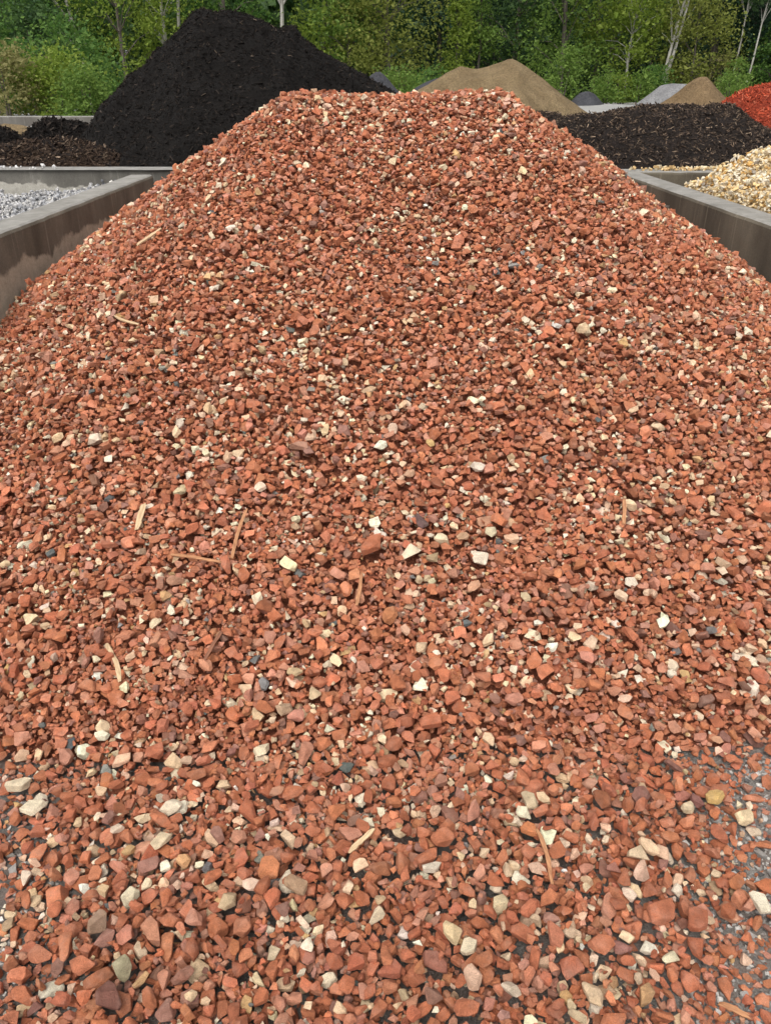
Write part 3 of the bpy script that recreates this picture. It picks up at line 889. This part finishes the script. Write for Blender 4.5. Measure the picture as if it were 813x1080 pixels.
# ------------------------------------------------------------------ piles further back
def ridge_pile(name, label, sil, Yr, fslope, bslope, mat, cat='pile', lump=.06, lscale=2.2, res=.07, shreds=0, pal=None, shred_len=(.03, .09), seed=1, xpad=.6, front=None, part='mound', kind_name='shreds'):
    """a long heap: its crest follows the outline at distance Yr, sides fall at a natural slope"""
    P = [at(u, v, Yr) for (u, v) in sil]
    sx = np.array([p.x for p in P]); sz = np.array([p.z for p in P])
    gr = float(ground_z(Yr))
    sx = np.concatenate([[sx[0] - max(.05, (sz[0] - gr)) / .6], sx, [sx[-1] + max(.05, (sz[-1] - gr)) / .6]]); sz = np.concatenate([[gr], sz, [gr]])
    yf = front if front is not None else Yr - (sz.max() - gr) / fslope - .8
    yb = Yr + (sz.max() - gr) / bslope + .3
    def zf(X, Y):
        s = np.interp(X, sx, sz)
        d = Y - Yr
        dd = np.sqrt(d * d + .06) - .245
        h = s - np.where(d < 0, fslope, bslope) * dd
        w = lump * fbm(X * lscale, Y * lscale, seed, 5) * np.clip(1.0 - np.exp(-np.abs(d) * 2.5), .35, 1)
        if shreds: w = w + .035 * fbm(X * 7, Y * 7, seed + 4, 3)
        return np.maximum(h + w, ground_z(Y) - .12)
    t = thing(name, label, cat, ((sx[0] + sx[-1]) / 2, Yr, gr))
    inv = Matrix.Translation(-Vector(t.location))
    xs = np.arange(sx[0] - .2, sx[-1] + .2, res); ys = np.arange(yf, yb, res)
    o = link(part, sheet(part, xs, ys, zf, mat), mat, t); o.matrix_parent_inverse = inv
    if shreds:
        r = np.random.default_rng(seed + 50)
        X = r.uniform(sx[0], sx[-1], shreds * 3); Y = r.uniform(yf, Yr + .5, shreds * 3)
        Z = zf(X, Y); k = (Z > ground_z(Y) + .05)
        if Yr < 16: k &= (Z > .90 - (Y - 7.6) * .02)
        X, Y, Z = X[k][:shreds], Y[k][:shreds], Z[k][:shreds]; n = len(X)
        L = r.uniform(*shred_len, n) * np.exp(r.normal(0, .25, n)); W = L * r.uniform(.10, .30, n); T = W * r.uniform(.3, .7, n)
        base = np.array([[-.5, -.5, -.5], [-.5, .5, -.5], [-.5, .1, .5], [.5, -.4, -.5], [.5, .5, -.4], [.5, 0, .5]])
        tri = np.array([[0, 1, 2], [3, 5, 4], [0, 3, 4], [0, 4, 1], [1, 4, 5], [1, 5, 2], [2, 5, 3], [2, 3, 0]])
        B = base[None] * np.stack([L, W, T], 1)[:, None, :]
        a, b, c = r.uniform(0, 6.28, n), r.normal(0, .45, n), r.normal(0, .6, n)
        ca, sa, cb, sb, cc, sc_ = np.cos(a), np.sin(a), np.cos(b), np.sin(b), np.cos(c), np.sin(c)
        Rz = np.zeros((n, 3, 3)); Rz[:, 0, 0] = ca; Rz[:, 0, 1] = -sa; Rz[:, 1, 0] = sa; Rz[:, 1, 1] = ca; Rz[:, 2, 2] = 1
        Ry = np.zeros((n, 3, 3)); Ry[:, 0, 0] = cb; Ry[:, 0, 2] = sb; Ry[:, 2, 0] = -sb; Ry[:, 2, 2] = cb; Ry[:, 1, 1] = 1
        Rx = np.zeros((n, 3, 3)); Rx[:, 0, 0] = 1; Rx[:, 1, 1] = cc; Rx[:, 1, 2] = -sc_; Rx[:, 2, 1] = sc_; Rx[:, 2, 2] = cc
        # lean with the front slope
        tl = math.atan(fslope) * .8; Rs = np.array(Matrix.Rotation(tl, 3, 'X'))
        R = Rs[None] @ Rz @ Ry @ Rx
        Vv = np.einsum('nij,nvj->nvi', R, B) + np.stack([X, Y, Z + T * .3 + r.uniform(0, .012, n)], 1)[:, None, :]
        Tt = (tri[None] + (np.arange(n) * 6)[:, None, None]).reshape(-1, 3)
        pc = np.array([p[0] for p in pal]); pw = np.array([p[1] for p in pal], float); pw /= pw.sum()
        C = pc[r.choice(len(pc), n, p=pw)] * np.exp(r.normal(0, .25, (n, 1)))
        s = link(kind_name, mesh_np(kind_name, Vv.reshape(-1, 3), Tt, np.repeat(C, 6, 0)), M_SHRED, t); s.matrix_parent_inverse = inv
        tag(s, kind='stuff')
    return t

BLK = [((.006, .0048, .0042), 6), ((.0135, .0105, .009), 4), ((.036, .028, .023), 2.0), ((.15, .115, .085), .07)]
DKB = [((.022, .016, .013), 5), ((.055, .040, .031), 4), ((.115, .080, .057), 2.4), ((.23, .17, .12), .8)]
BRN = [((.035, .023, .017), 4), ((.07, .047, .033), 3), ((.015, .012, .011), 4), ((.17, .125, .09), .8)]
RDM = [((.34, .058, .028), 4), ((.44, .085, .042), 4), ((.25, .040, .02), 2), ((.50, .14, .08), 1.2)]

ridge_pile('black_mulch_pile', 'tallest black bark mulch pile rising in front of the trees',
           [(70, 160), (84, 150), (97, 137), (110, 118), (124, 99), (138, 84), (152, 73), (166, 57), (180, 43), (194, 28), (205, 16), (215, 11), (226, 14), (240, 15), (256, 17), (268, 20), (282, 25), (293, 30), (304, 26), (311, 27), (320, 39), (336, 50), (352, 62), (372, 73), (390, 85), (406, 94), (436, 113), (470, 132)],
           11.5, .62, .8, M_BLACK, 'mulch pile', lump=.26, lscale=1.8, res=.05, shreds=19000, pal=BLK, shred_len=(.015, .048), seed=3, front=7.95)
ridge_pile('dark_mulch_pile', 'broad dark brown bark mulch pile behind the yellow gravel bin',
           [(520, 128), (548, 120), (565, 117), (577, 116), (594, 122), (619, 123), (636, 119), (651, 115), (674, 111), (700, 110), (728, 111), (755, 110), (770, 111), (782, 121), (798, 133), (815, 142), (850, 150), (900, 158), (960, 165)],
           10.4, .47, .7, M_DKBROWN, 'mulch pile', lump=.13, lscale=2.4, res=.05, shreds=19000, pal=DKB, shred_len=(.015, .05), seed=5, front=7.72)
ridge_pile('brown_mulch_heap', 'low heap of rough brown mulch at the foot of the tall black pile',
           [(-190, 156), (-120, 152), (-60, 149), (-20, 153), (12, 152), (30, 147), (50, 150), (70, 147), (90, 152), (110, 160), (130, 168)],
           9.6, .42, .6, M_BROWN, 'mulch heap', lump=.16, lscale=2.6, res=.05, shreds=12000, pal=BRN, shred_len=(.02, .075), seed=7, front=7.98)
ridge_pile('black_mulch_clump', 'flat-topped black mulch clump in front of the low pale wall',
           [(24, 150), (32, 140), (40, 131), (48, 126), (56, 125), (64, 128), (76, 127), (86, 129), (96, 133), (106, 145)],
           13.0, .8, .8, M_BLACK, 'mulch heap', lump=.12, lscale=3.0, res=.05, shreds=3500, pal=BLK, seed=9)
ridge_pile('black_mulch_clump', 'rounded black mulch clump at the picture edge before the pale wall',
           [(-60, 140), (-40, 130), (-18, 127), (0, 133), (10, 138), (18, 143), (26, 150)],
           12.2, .8, .8, M_BLACK, 'mulch heap', lump=.12, lscale=3.0, res=.05, shreds=3000, pal=BLK, seed=11)
ridge_pile('red_mulch_pile', 'bright red dyed mulch pile behind the dark brown mulch',
           [(752, 122), (760, 114), (767, 107), (776, 100), (785, 96), (795, 92), (806, 91), (818, 89), (840, 82), (870, 78), (900, 84), (940, 104)],
           14.0, .62, .7, M_REDMULCH, 'mulch pile', lump=.09, lscale=2.4, res=.06, shreds=11000, pal=RDM, shred_len=(.025, .075), seed=13)
ridge_pile('sand_pile', 'tall two-peaked tan sand pile behind the red stone crest',
           [(400, 118), (425, 106), (444, 93), (458, 85), (472, 76), (486, 69), (498, 71.5), (512, 70), (526, 65), (539, 60), (545, 62), (556, 70), (570, 80), (585, 92), (602, 105), (618, 117), (632, 127)],
           22.0, .66, .66, M_SAND, 'sand pile', lump=.20, lscale=1.6, res=.09, seed=15)
ridge_pile('sand_pile', 'small pointed brown sand pile in front of the grey gravel bank',
           [(694, 111), (705, 104), (716, 97), (728, 87), (737, 81), (745, 81), (752, 88), (760, 98), (769, 107)],
           31.0, .66, .66, M_SAND2, 'sand pile', lump=.26, lscale=1.6, res=.11, seed=17)
ridge_pile('grey_gravel_bank', 'long grey gravel bank beside the small brown sand pile',
           [(662, 115), (672, 109), (684, 100), (698, 90), (710, 88), (724, 88), (740, 92), (756, 101)],
           33.5, .66, .66, M_GREYGR, 'gravel pile', lump=.10, lscale=1.0, res=.12, seed=19)
ridge_pile('dark_gravel_pile', 'small dark grey gravel cone at the far edge of the yard',
           [(600, 110), (607, 102), (613, 97.5), (620, 96), (627, 99), (634, 107), (639, 112)],
           38.0, .66, .66, M_SLATE, 'gravel pile', lump=.08, lscale=1.0, res=.12, seed=21)
ridge_pile('dark_gravel_pile', 'dark slate pile peeking out beside the slope of the tall black mulch',
           [(374, 96), (384, 85), (394, 76), (400, 74), (407, 80), (415, 90), (424, 100)],
           20.0, .8, .8, M_SLATE, 'gravel pile', lump=.08, lscale=1.0, res=.10, seed=23)
ridge_pile('dark_gravel_pile', 'low dark pile just visible before the sand, over the red crest',
           [(430, 98), (440, 91), (450, 86), (462, 82), (475, 84), (488, 92)],
           26.0, .7, .7, M_SLATE, 'gravel pile', lump=.08, lscale=1.0, res=.10, seed=25)
# pale rubble in front of the far wall
ridge_pile('rubble_heap', 'tan rubble heap before the low pale concrete wall',
           [(-6, 136), (6, 131), (16, 132), (28, 134), (40, 139)], 17.0, .5, .5, M_SAND, 'rubble heap', lump=.15, lscale=3.0, res=.07, seed=27)

# ------------------------------------------------------------------ trees
def tube(V, Fc, pts, rad, k=6):
    o = len(V)
    for i, (p, r) in enumerate(zip(pts, rad)):
        d = (pts[min(i + 1, len(pts) - 1)] - pts[max(i - 1, 0)]).normalized()
        a = d.cross(Vector((1, .3, .1))).normalized(); b = d.cross(a)
        for j in range(k):
            t = 2 * math.pi * j / k; q = p + a * (r * math.cos(t)) + b * (r * math.sin(t)); V.append((q.x, q.y, q.z))
    for i in range(len(pts) - 1):
        for j in range(k): Fc.append((o + i * k + j, o + i * k + (j + 1) % k, o + (i + 1) * k + (j + 1) % k, o + (i + 1) * k + j))

def leaf_quads(C, S, r, droop=0.0):
    """leaf sprays: bent four-sided faces, random in direction"""
    n = len(C)
    a = r.normal(0, 1, (n, 3)); a[:, 2] *= .6; a /= np.linalg.norm(a, axis=1)[:, None]
    b = r.normal(0, 1, (n, 3)); b -= (b * a).sum(1)[:, None] * a; b /= np.linalg.norm(b, axis=1)[:, None]
    a[:, 2] -= droop
    w = r.uniform(.45, .8, n)[:, None]
    p0 = C - a * S[:, None] * .5; p2 = C + a * S[:, None] * .5
    nn = np.cross(a, b) * S[:, None] * .12
    p1 = C + b * S[:, None] * .5 * w + nn; p3 = C - b * S[:, None] * .5 * w + nn
    V = np.stack([p0, p1, p2, p3], 1).reshape(-1, 3)
    return V, np.arange(n * 4).reshape(-1, 4)

def tree(name, label, u, Y, height, crown_r, crown_z0, mat, bark=M_BARK, trunk_r=.12, n=2600, leaf=.24, lean=0.0, style='broad', seed=1, group=None, stems=1, cat='tree', clumps=46, gap=.0, zsink=0.1):
    r = np.random.default_rng(seed)
    x = ray(u, 97)[0] * Y; g = float(ground_z(Y)) - zsink
    t = thing(name, label, cat, (x, Y, g), group)
    V, Fc = [], []
    tips = []
    H = height
    for s in range(stems):
        ox = (s - (stems - 1) / 2) * trunk_r * 3.4 + (r.normal(0, trunk_r) if stems > 1 else 0)
        ln = lean + (r.normal(0, .04) if stems > 1 else 0)
        pts = [Vector((ox + ln * H * q + .05 * H * .15 * math.sin(q * 7 + seed + s), r.normal(0, .02), H * .92 * q)) for q in np.linspace(0, 1, 9)]
        tube(V, Fc, pts, [trunk_r * (1.15 - 1.0 * q) for q in np.linspace(0, 1, 9)])
        tips.append(pts)
    ctr = []
    for c in range(clumps):
        q = r.random()
        z = crown_z0 + (H - crown_z0) * q
        if style == 'cone': rr = crown_r * (1.02 - q) ** .85
        elif style == 'bush': rr = crown_r * math.sqrt(max(.05, 1 - q ** 2))
        else: rr = crown_r * (math.sin(math.pi * min(.97, max(.10, q * .86 + .10))) ** .55)
        an = r.uniform(0, 6.28); rad = rr * math.sqrt(r.uniform(.12, 1))
        tp = tips[c % stems]; tz = min(.98, max(0.05, z / (H * .92)))
        bx = tp[min(8, int(tz * 8))]
        cp = Vector((bx.x + rad * math.cos(an), rad * math.sin(an), z))
        ctr.append((cp, rr))
        if style != 'bush' and c % 4 == 0:
            st = tp[min(8, max(0, int(tz * 8 * .85)))]
            mid = (st + cp) / 2 + Vector((0, 0, .12 * rad))
            tube(V, Fc, [st, mid, cp], [trunk_r * .30, trunk_r * .20, trunk_r * .08], 4)
    me = bpy.data.meshes.new('trunk'); me.from_pydata(V, [], Fc); me.update()
    link('trunk' if style != 'bush' else 'stem', me, bark, t)
    per = max(6, n // clumps); CC = []
    for cp, rr in ctr:
        k = max(4, int(per * r.uniform(.5, 1.5) * (1.0 if cp.z < 6.5 else .35)))
        sg = crown_r * .17 * r.uniform(.7, 1.3) + .10
        d = r.normal(0, 1, (k, 3)) * np.array([sg, sg, sg * (.62 if style != 'cone' else .45)])
        if style == 'cone': d[:, 2] -= np.hypot(d[:, 0], d[:, 1]) * .35
        CC.append(np.array(cp) + d)
    CC = np.concatenate(CC); CC[:, 2] = np.maximum(CC[:, 2], .12)
    S = leaf * np.exp(r.normal(0, .35, len(CC)))
    LV, LQ = leaf_quads(CC, S, r, .25 if style == 'cone' else 0)
    link('crown' if style != 'bush' else 'foliage', mesh_np('crown', LV, LQ, poly=4), mat, t)
    return t

L_YG = leaf_mat('yellow_green_leaves', (0.138, 0.215, 0.026), (0.284, 0.361, 0.065), .5)
L_BR = leaf_mat('bright_green_leaves', (0.095, 0.176, 0.031), (0.206, 0.305, 0.065), .5)
L_MD = leaf_mat('mid_green_leaves', (0.056, 0.138, 0.028), (0.146, 0.249, 0.053), .48)
L_DK = leaf_mat('dark_green_leaves', (0.028, 0.069, 0.022), (0.077, 0.138, 0.041), .4)
L_CO = leaf_mat('conifer_needles', (0.015, 0.041, 0.022), (0.043, 0.086, 0.043), .25)
L_OL = leaf_mat('olive_leaves', (0.146, 0.181, 0.031), (0.275, 0.301, 0.073), .5)
L_TN = leaf_mat('tan_green_leaves', (0.189, 0.189, 0.060), (0.344, 0.318, 0.138), .45)

G_T = 'trees along the edge of the wood'
T = [
    # label, u, Y, height, crown r, crown z0, leaves, bark, trunk r, n, leaf, lean, style, stems
    ('dark green broadleaf tree furthest from the red mulch, beside the tan bush', 12, 44, 9, 2.6, .6, L_MD, M_BARK, .14, 3600, .24, 0, 'broad', 1),
    ('mid green broadleaf tree above the low pale wall', 52, 47, 10, 2.4, .8, L_DK, M_BARK, .14, 3200, .25, .02, 'broad', 1),
    ('leafy tree with a leaning grey trunk beside the tall black pile', 97, 46, 10, 2.0, 3.0, L_MD, M_BIRCH, .12, 2200, .24, -.09, 'broad', 1),
    ('yellow-green loose-crowned tree at the shoulder of the tall black pile', 135, 45, 9, 2.3, .6, L_YG, M_BARK, .12, 2800, .22, .03, 'broad', 1),
    ('twin pale-trunked tree right behind the black peak', 190, 46, 11, 2.2, 2.4, L_YG, M_BIRCH, .11, 2200, .22, 0, 'broad', 2),
    ('mid green tree behind the flat top of the black pile', 243, 48, 11, 2.6, .8, L_MD, M_BARK, .15, 2800, .25, 0, 'broad', 1),
    ('single slim white birch trunk rising behind the black pile', 301, 44, 12, 1.8, 4.8, L_BR, M_BIRCH, .115, 1500, .24, 0, 'broad', 1),
    ('yellow-green tree with several slim brown stems', 347, 45, 9, 2.3, 1.4, L_YG, M_BARK, .085, 2800, .22, 0, 'broad', 3),
    ('bright green rounded tree at the foot of the black slope', 368, 43.5, 6.5, 1.5, .4, L_BR, M_BARK, .10, 2400, .22, 0, 'broad', 1),
    ('big olive-yellow bushy tree behind the slate pile', 409, 43, 7.6, 2.3, .2, L_OL, M_BARK, .12, 4200, .20, 0, 'broad', 1),
    ('dark blue-green conifer beside the olive tree', 463, 48, 11, 2.0, .4, L_CO, M_BARK, .14, 3800, .26, 0, 'cone', 1),
    ('narrow yellow-green pointed sapling behind the sand pile', 480, 44, 5.2, .95, .3, L_YG, M_BARK, .07, 1700, .17, 0, 'cone', 1),
    ('light green feathery pointed tree behind the sand pile', 503, 45, 6.6, 1.35, .3, L_BR, M_BARK, .08, 2300, .18, 0, 'cone', 1),
    ('dark green tree behind the sand peak', 540, 47, 11, 2.5, .5, L_DK, M_BARK, .15, 3400, .25, 0, 'broad', 1),
    ('large light green weeping tree beside the sand pile', 588, 44.5, 10, 2.5, .3, L_BR, M_BARK, .12, 4400, .20, 0, 'broad', 1),
    ('thin-stemmed yellow-green tree behind the small dark cone', 624, 46, 9, 1.7, 2.0, L_YG, M_BARK, .065, 2000, .21, 0, 'broad', 1),
    ('small layered yellow-green tree with a pale slim trunk', 659, 43.5, 5.2, 1.45, 1.7, L_YG, M_BIRCH, .075, 1500, .20, 0, 'broad', 1),
    ('tall bright green tree between the layered tree and the leaning birch', 684, 47, 11, 1.9, 2.6, L_BR, M_BARK, .09, 2600, .22, -.02, 'broad', 1),
    ('leaning white birch with sparse yellowish leaves', 699, 42.5, 11, 1.25, 3.0, L_OL, M_BIRCH, .075, 1000, .17, .085, 'broad', 2),
    ('olive rounded small tree behind the small brown sand pile', 726, 43, 4.6, 1.7, .4, L_OL, M_BARK, .08, 2600, .18, 0, 'broad', 1),
    ('thin pale bent trunk with few leaves in front of dark conifers', 768, 43, 8, 1.0, 4.4, L_DK, M_BIRCH, .05, 600, .20, .05, 'broad', 1),
    ('thin pale leaning trunk nearest the red mulch', 783, 42.5, 7.4, 1.0, 4.2, L_DK, M_BIRCH, .05, 600, .20, .10, 'broad', 1),
    ('tall dark conifer behind the olive rounded tree', 746, 45.5, 14, 3.0, .5, L_CO, M_BARK, .18, 5200, .28, 0, 'cone', 1),
    ('tall dark conifer behind the red mulch', 792, 46, 14, 3.2, .5, L_CO, M_BARK, .18, 5200, .28, 0, 'cone', 1),
    ('mid green shrubby tree over the red mulch peak', 812, 43, 3.4, 1.0, .4, L_MD, M_BARK, .08, 1700, .19, 0, 'broad', 1),
    ('tall dark conifer behind the leaning white birch', 712, 52, 14, 2.6, .5, L_CO, M_BARK, .18, 4200, .28, 0, 'cone', 1),
    ('tall dark conifer behind the slim-stemmed yellow-green tree', 640, 52, 14, 2.8, .5, L_CO, M_BARK, .18, 4200, .28, 0, 'cone', 1),
    ('tall dark conifer between the bright round tree and the olive tree', 388, 50, 14, 2.5, .5, L_CO, M_BARK, .18, 3800, .28, 0, 'cone', 1),
    ('tall dark conifer behind the narrow pointed sapling', 515, 52, 14, 2.8, .5, L_CO, M_BARK, .18, 3800, .28, 0, 'cone', 1),
]
for i, (lab, u, Y, h, cr, cz, lm, bk, tr, n, lf, ln, stl, stm) in enumerate(T):
    nm = 'conifer_tree' if lm is L_CO else ('birch_tree' if bk is M_BIRCH else 'broadleaf_tree')
    tree(nm, lab, u, Y, h, cr, cz, lm, bk, tr, int(n * 2.6), lf * .66, ln, stl, 300 + i, G_T, stm, clumps=130 if n > 3000 else 96)
B = [
    ('tan-green bush at the end of the low pale wall', 4, 23.0, 1.55, .85, L_TN, 1800, .11),
    ('mid green bush behind the low pale wall, beside the tan one', 30, 25.0, 1.6, 1.0, L_MD, 2000, .13),
    ('yellow-green bush in the middle behind the low pale wall', 60, 24.0, 1.55, 1.0, L_YG, 2200, .12),
    ('bright green low bush between the pale wall and the black pile', 91, 23.0, 1.05, .70, L_BR, 1700, .10),
    ('taller mid green bush behind the bright low bush', 84, 29.0, 2.4, 1.3, L_MD, 2400, .16),
    ('dark bush behind the yellow-green one', 40, 31.0, 2.9, 1.6, L_DK, 2600, .18),
    ('tall green bush at the picture edge behind the tan one', 4, 30.0, 2.7, 1.4, L_MD, 2400, .17),
    ('bright green bush beside the small dark gravel cone', 640, 40.0, 1.05, .65, L_BR, 1100, .13),
    ('yellow-green bush at the head of the grey road', 656, 41.0, .95, .8, L_YG, 1100, .13),
    ('low green bush before the grey gravel bank', 675, 40.5, 1.05, .8, L_BR, 1100, .13),
    ('green bush behind the grey gravel bank', 690, 41.5, 1.2, .8, L_MD, 1000, .14),
    ('bright small shrub under the pale leaning trunks', 778, 41.0, 1.5, .55, L_BR, 1100, .14),
    ('low bright bush between the small sand pile and the red mulch', 768, 39.0, .85, .8, L_BR, 1000, .12),
    ('brownish thin shrub behind the small sand pile', 758, 42.5, 2.0, .7, L_TN, 500, .11),
    ('green bush below the olive tree, over the red crest', 425, 38.0, 1.2, 1.0, L_BR, 1300, .14),
    ('mid green bush between the sand pile and the small dark cone', 592, 41.0, 1.9, 1.1, L_BR, 1400, .15),
    ('green bush behind the slate pile', 452, 40.0, 1.3, .9, L_MD, 1100, .14),
]
for i, (lab, u, Y, h, cr, lm, n, lf) in enumerate(B):
    tree('bush', lab, u, Y, h + (.25 if Y > 35 else .1), cr, .1, lm, M_BARK, .03, int(n * 1.5), lf * .75, 0, 'bush', 400 + i, 'bushes along the yard edge', 3, cat='bush', clumps=34, zsink=.02)

# the wood behind: one dark mass of foliage with trunks nobody could count
def far_wood():
    r = np.random.default_rng(88)
    n = 36000
    Y = r.uniform(54, 74, n); X = r.uniform(-1, 1, n) * Y * .95; Z = ground_z(Y) + r.uniform(0, 1, n) ** 1.15 * 13
    c = np.stack([X, Y, Z], 1) + .0
    c[:, 0] += fbm(X * .4, Z * .4, 5, 2) * 2
    S = .7 * np.exp(r.normal(0, .35, n))
    m = 16000
    Yb = r.uniform(74, 84, m); Xb = r.uniform(-1, 1, m) * Yb * .95
    cb = np.stack([Xb, Yb, ground_z(Yb) + r.uniform(0, 1, m) * 15], 1)
    c = np.concatenate([c, cb]); S = np.concatenate([S, r.uniform(1.5, 2.4, m)])
    V, Q = leaf_quads(c, S, r)
    return mesh_np('far_wood', V, Q, poly=4)
tag(link('far_wood', far_wood(), L_DK), 'dense dark wood behind the edge trees', 'wood', kind='stuff')
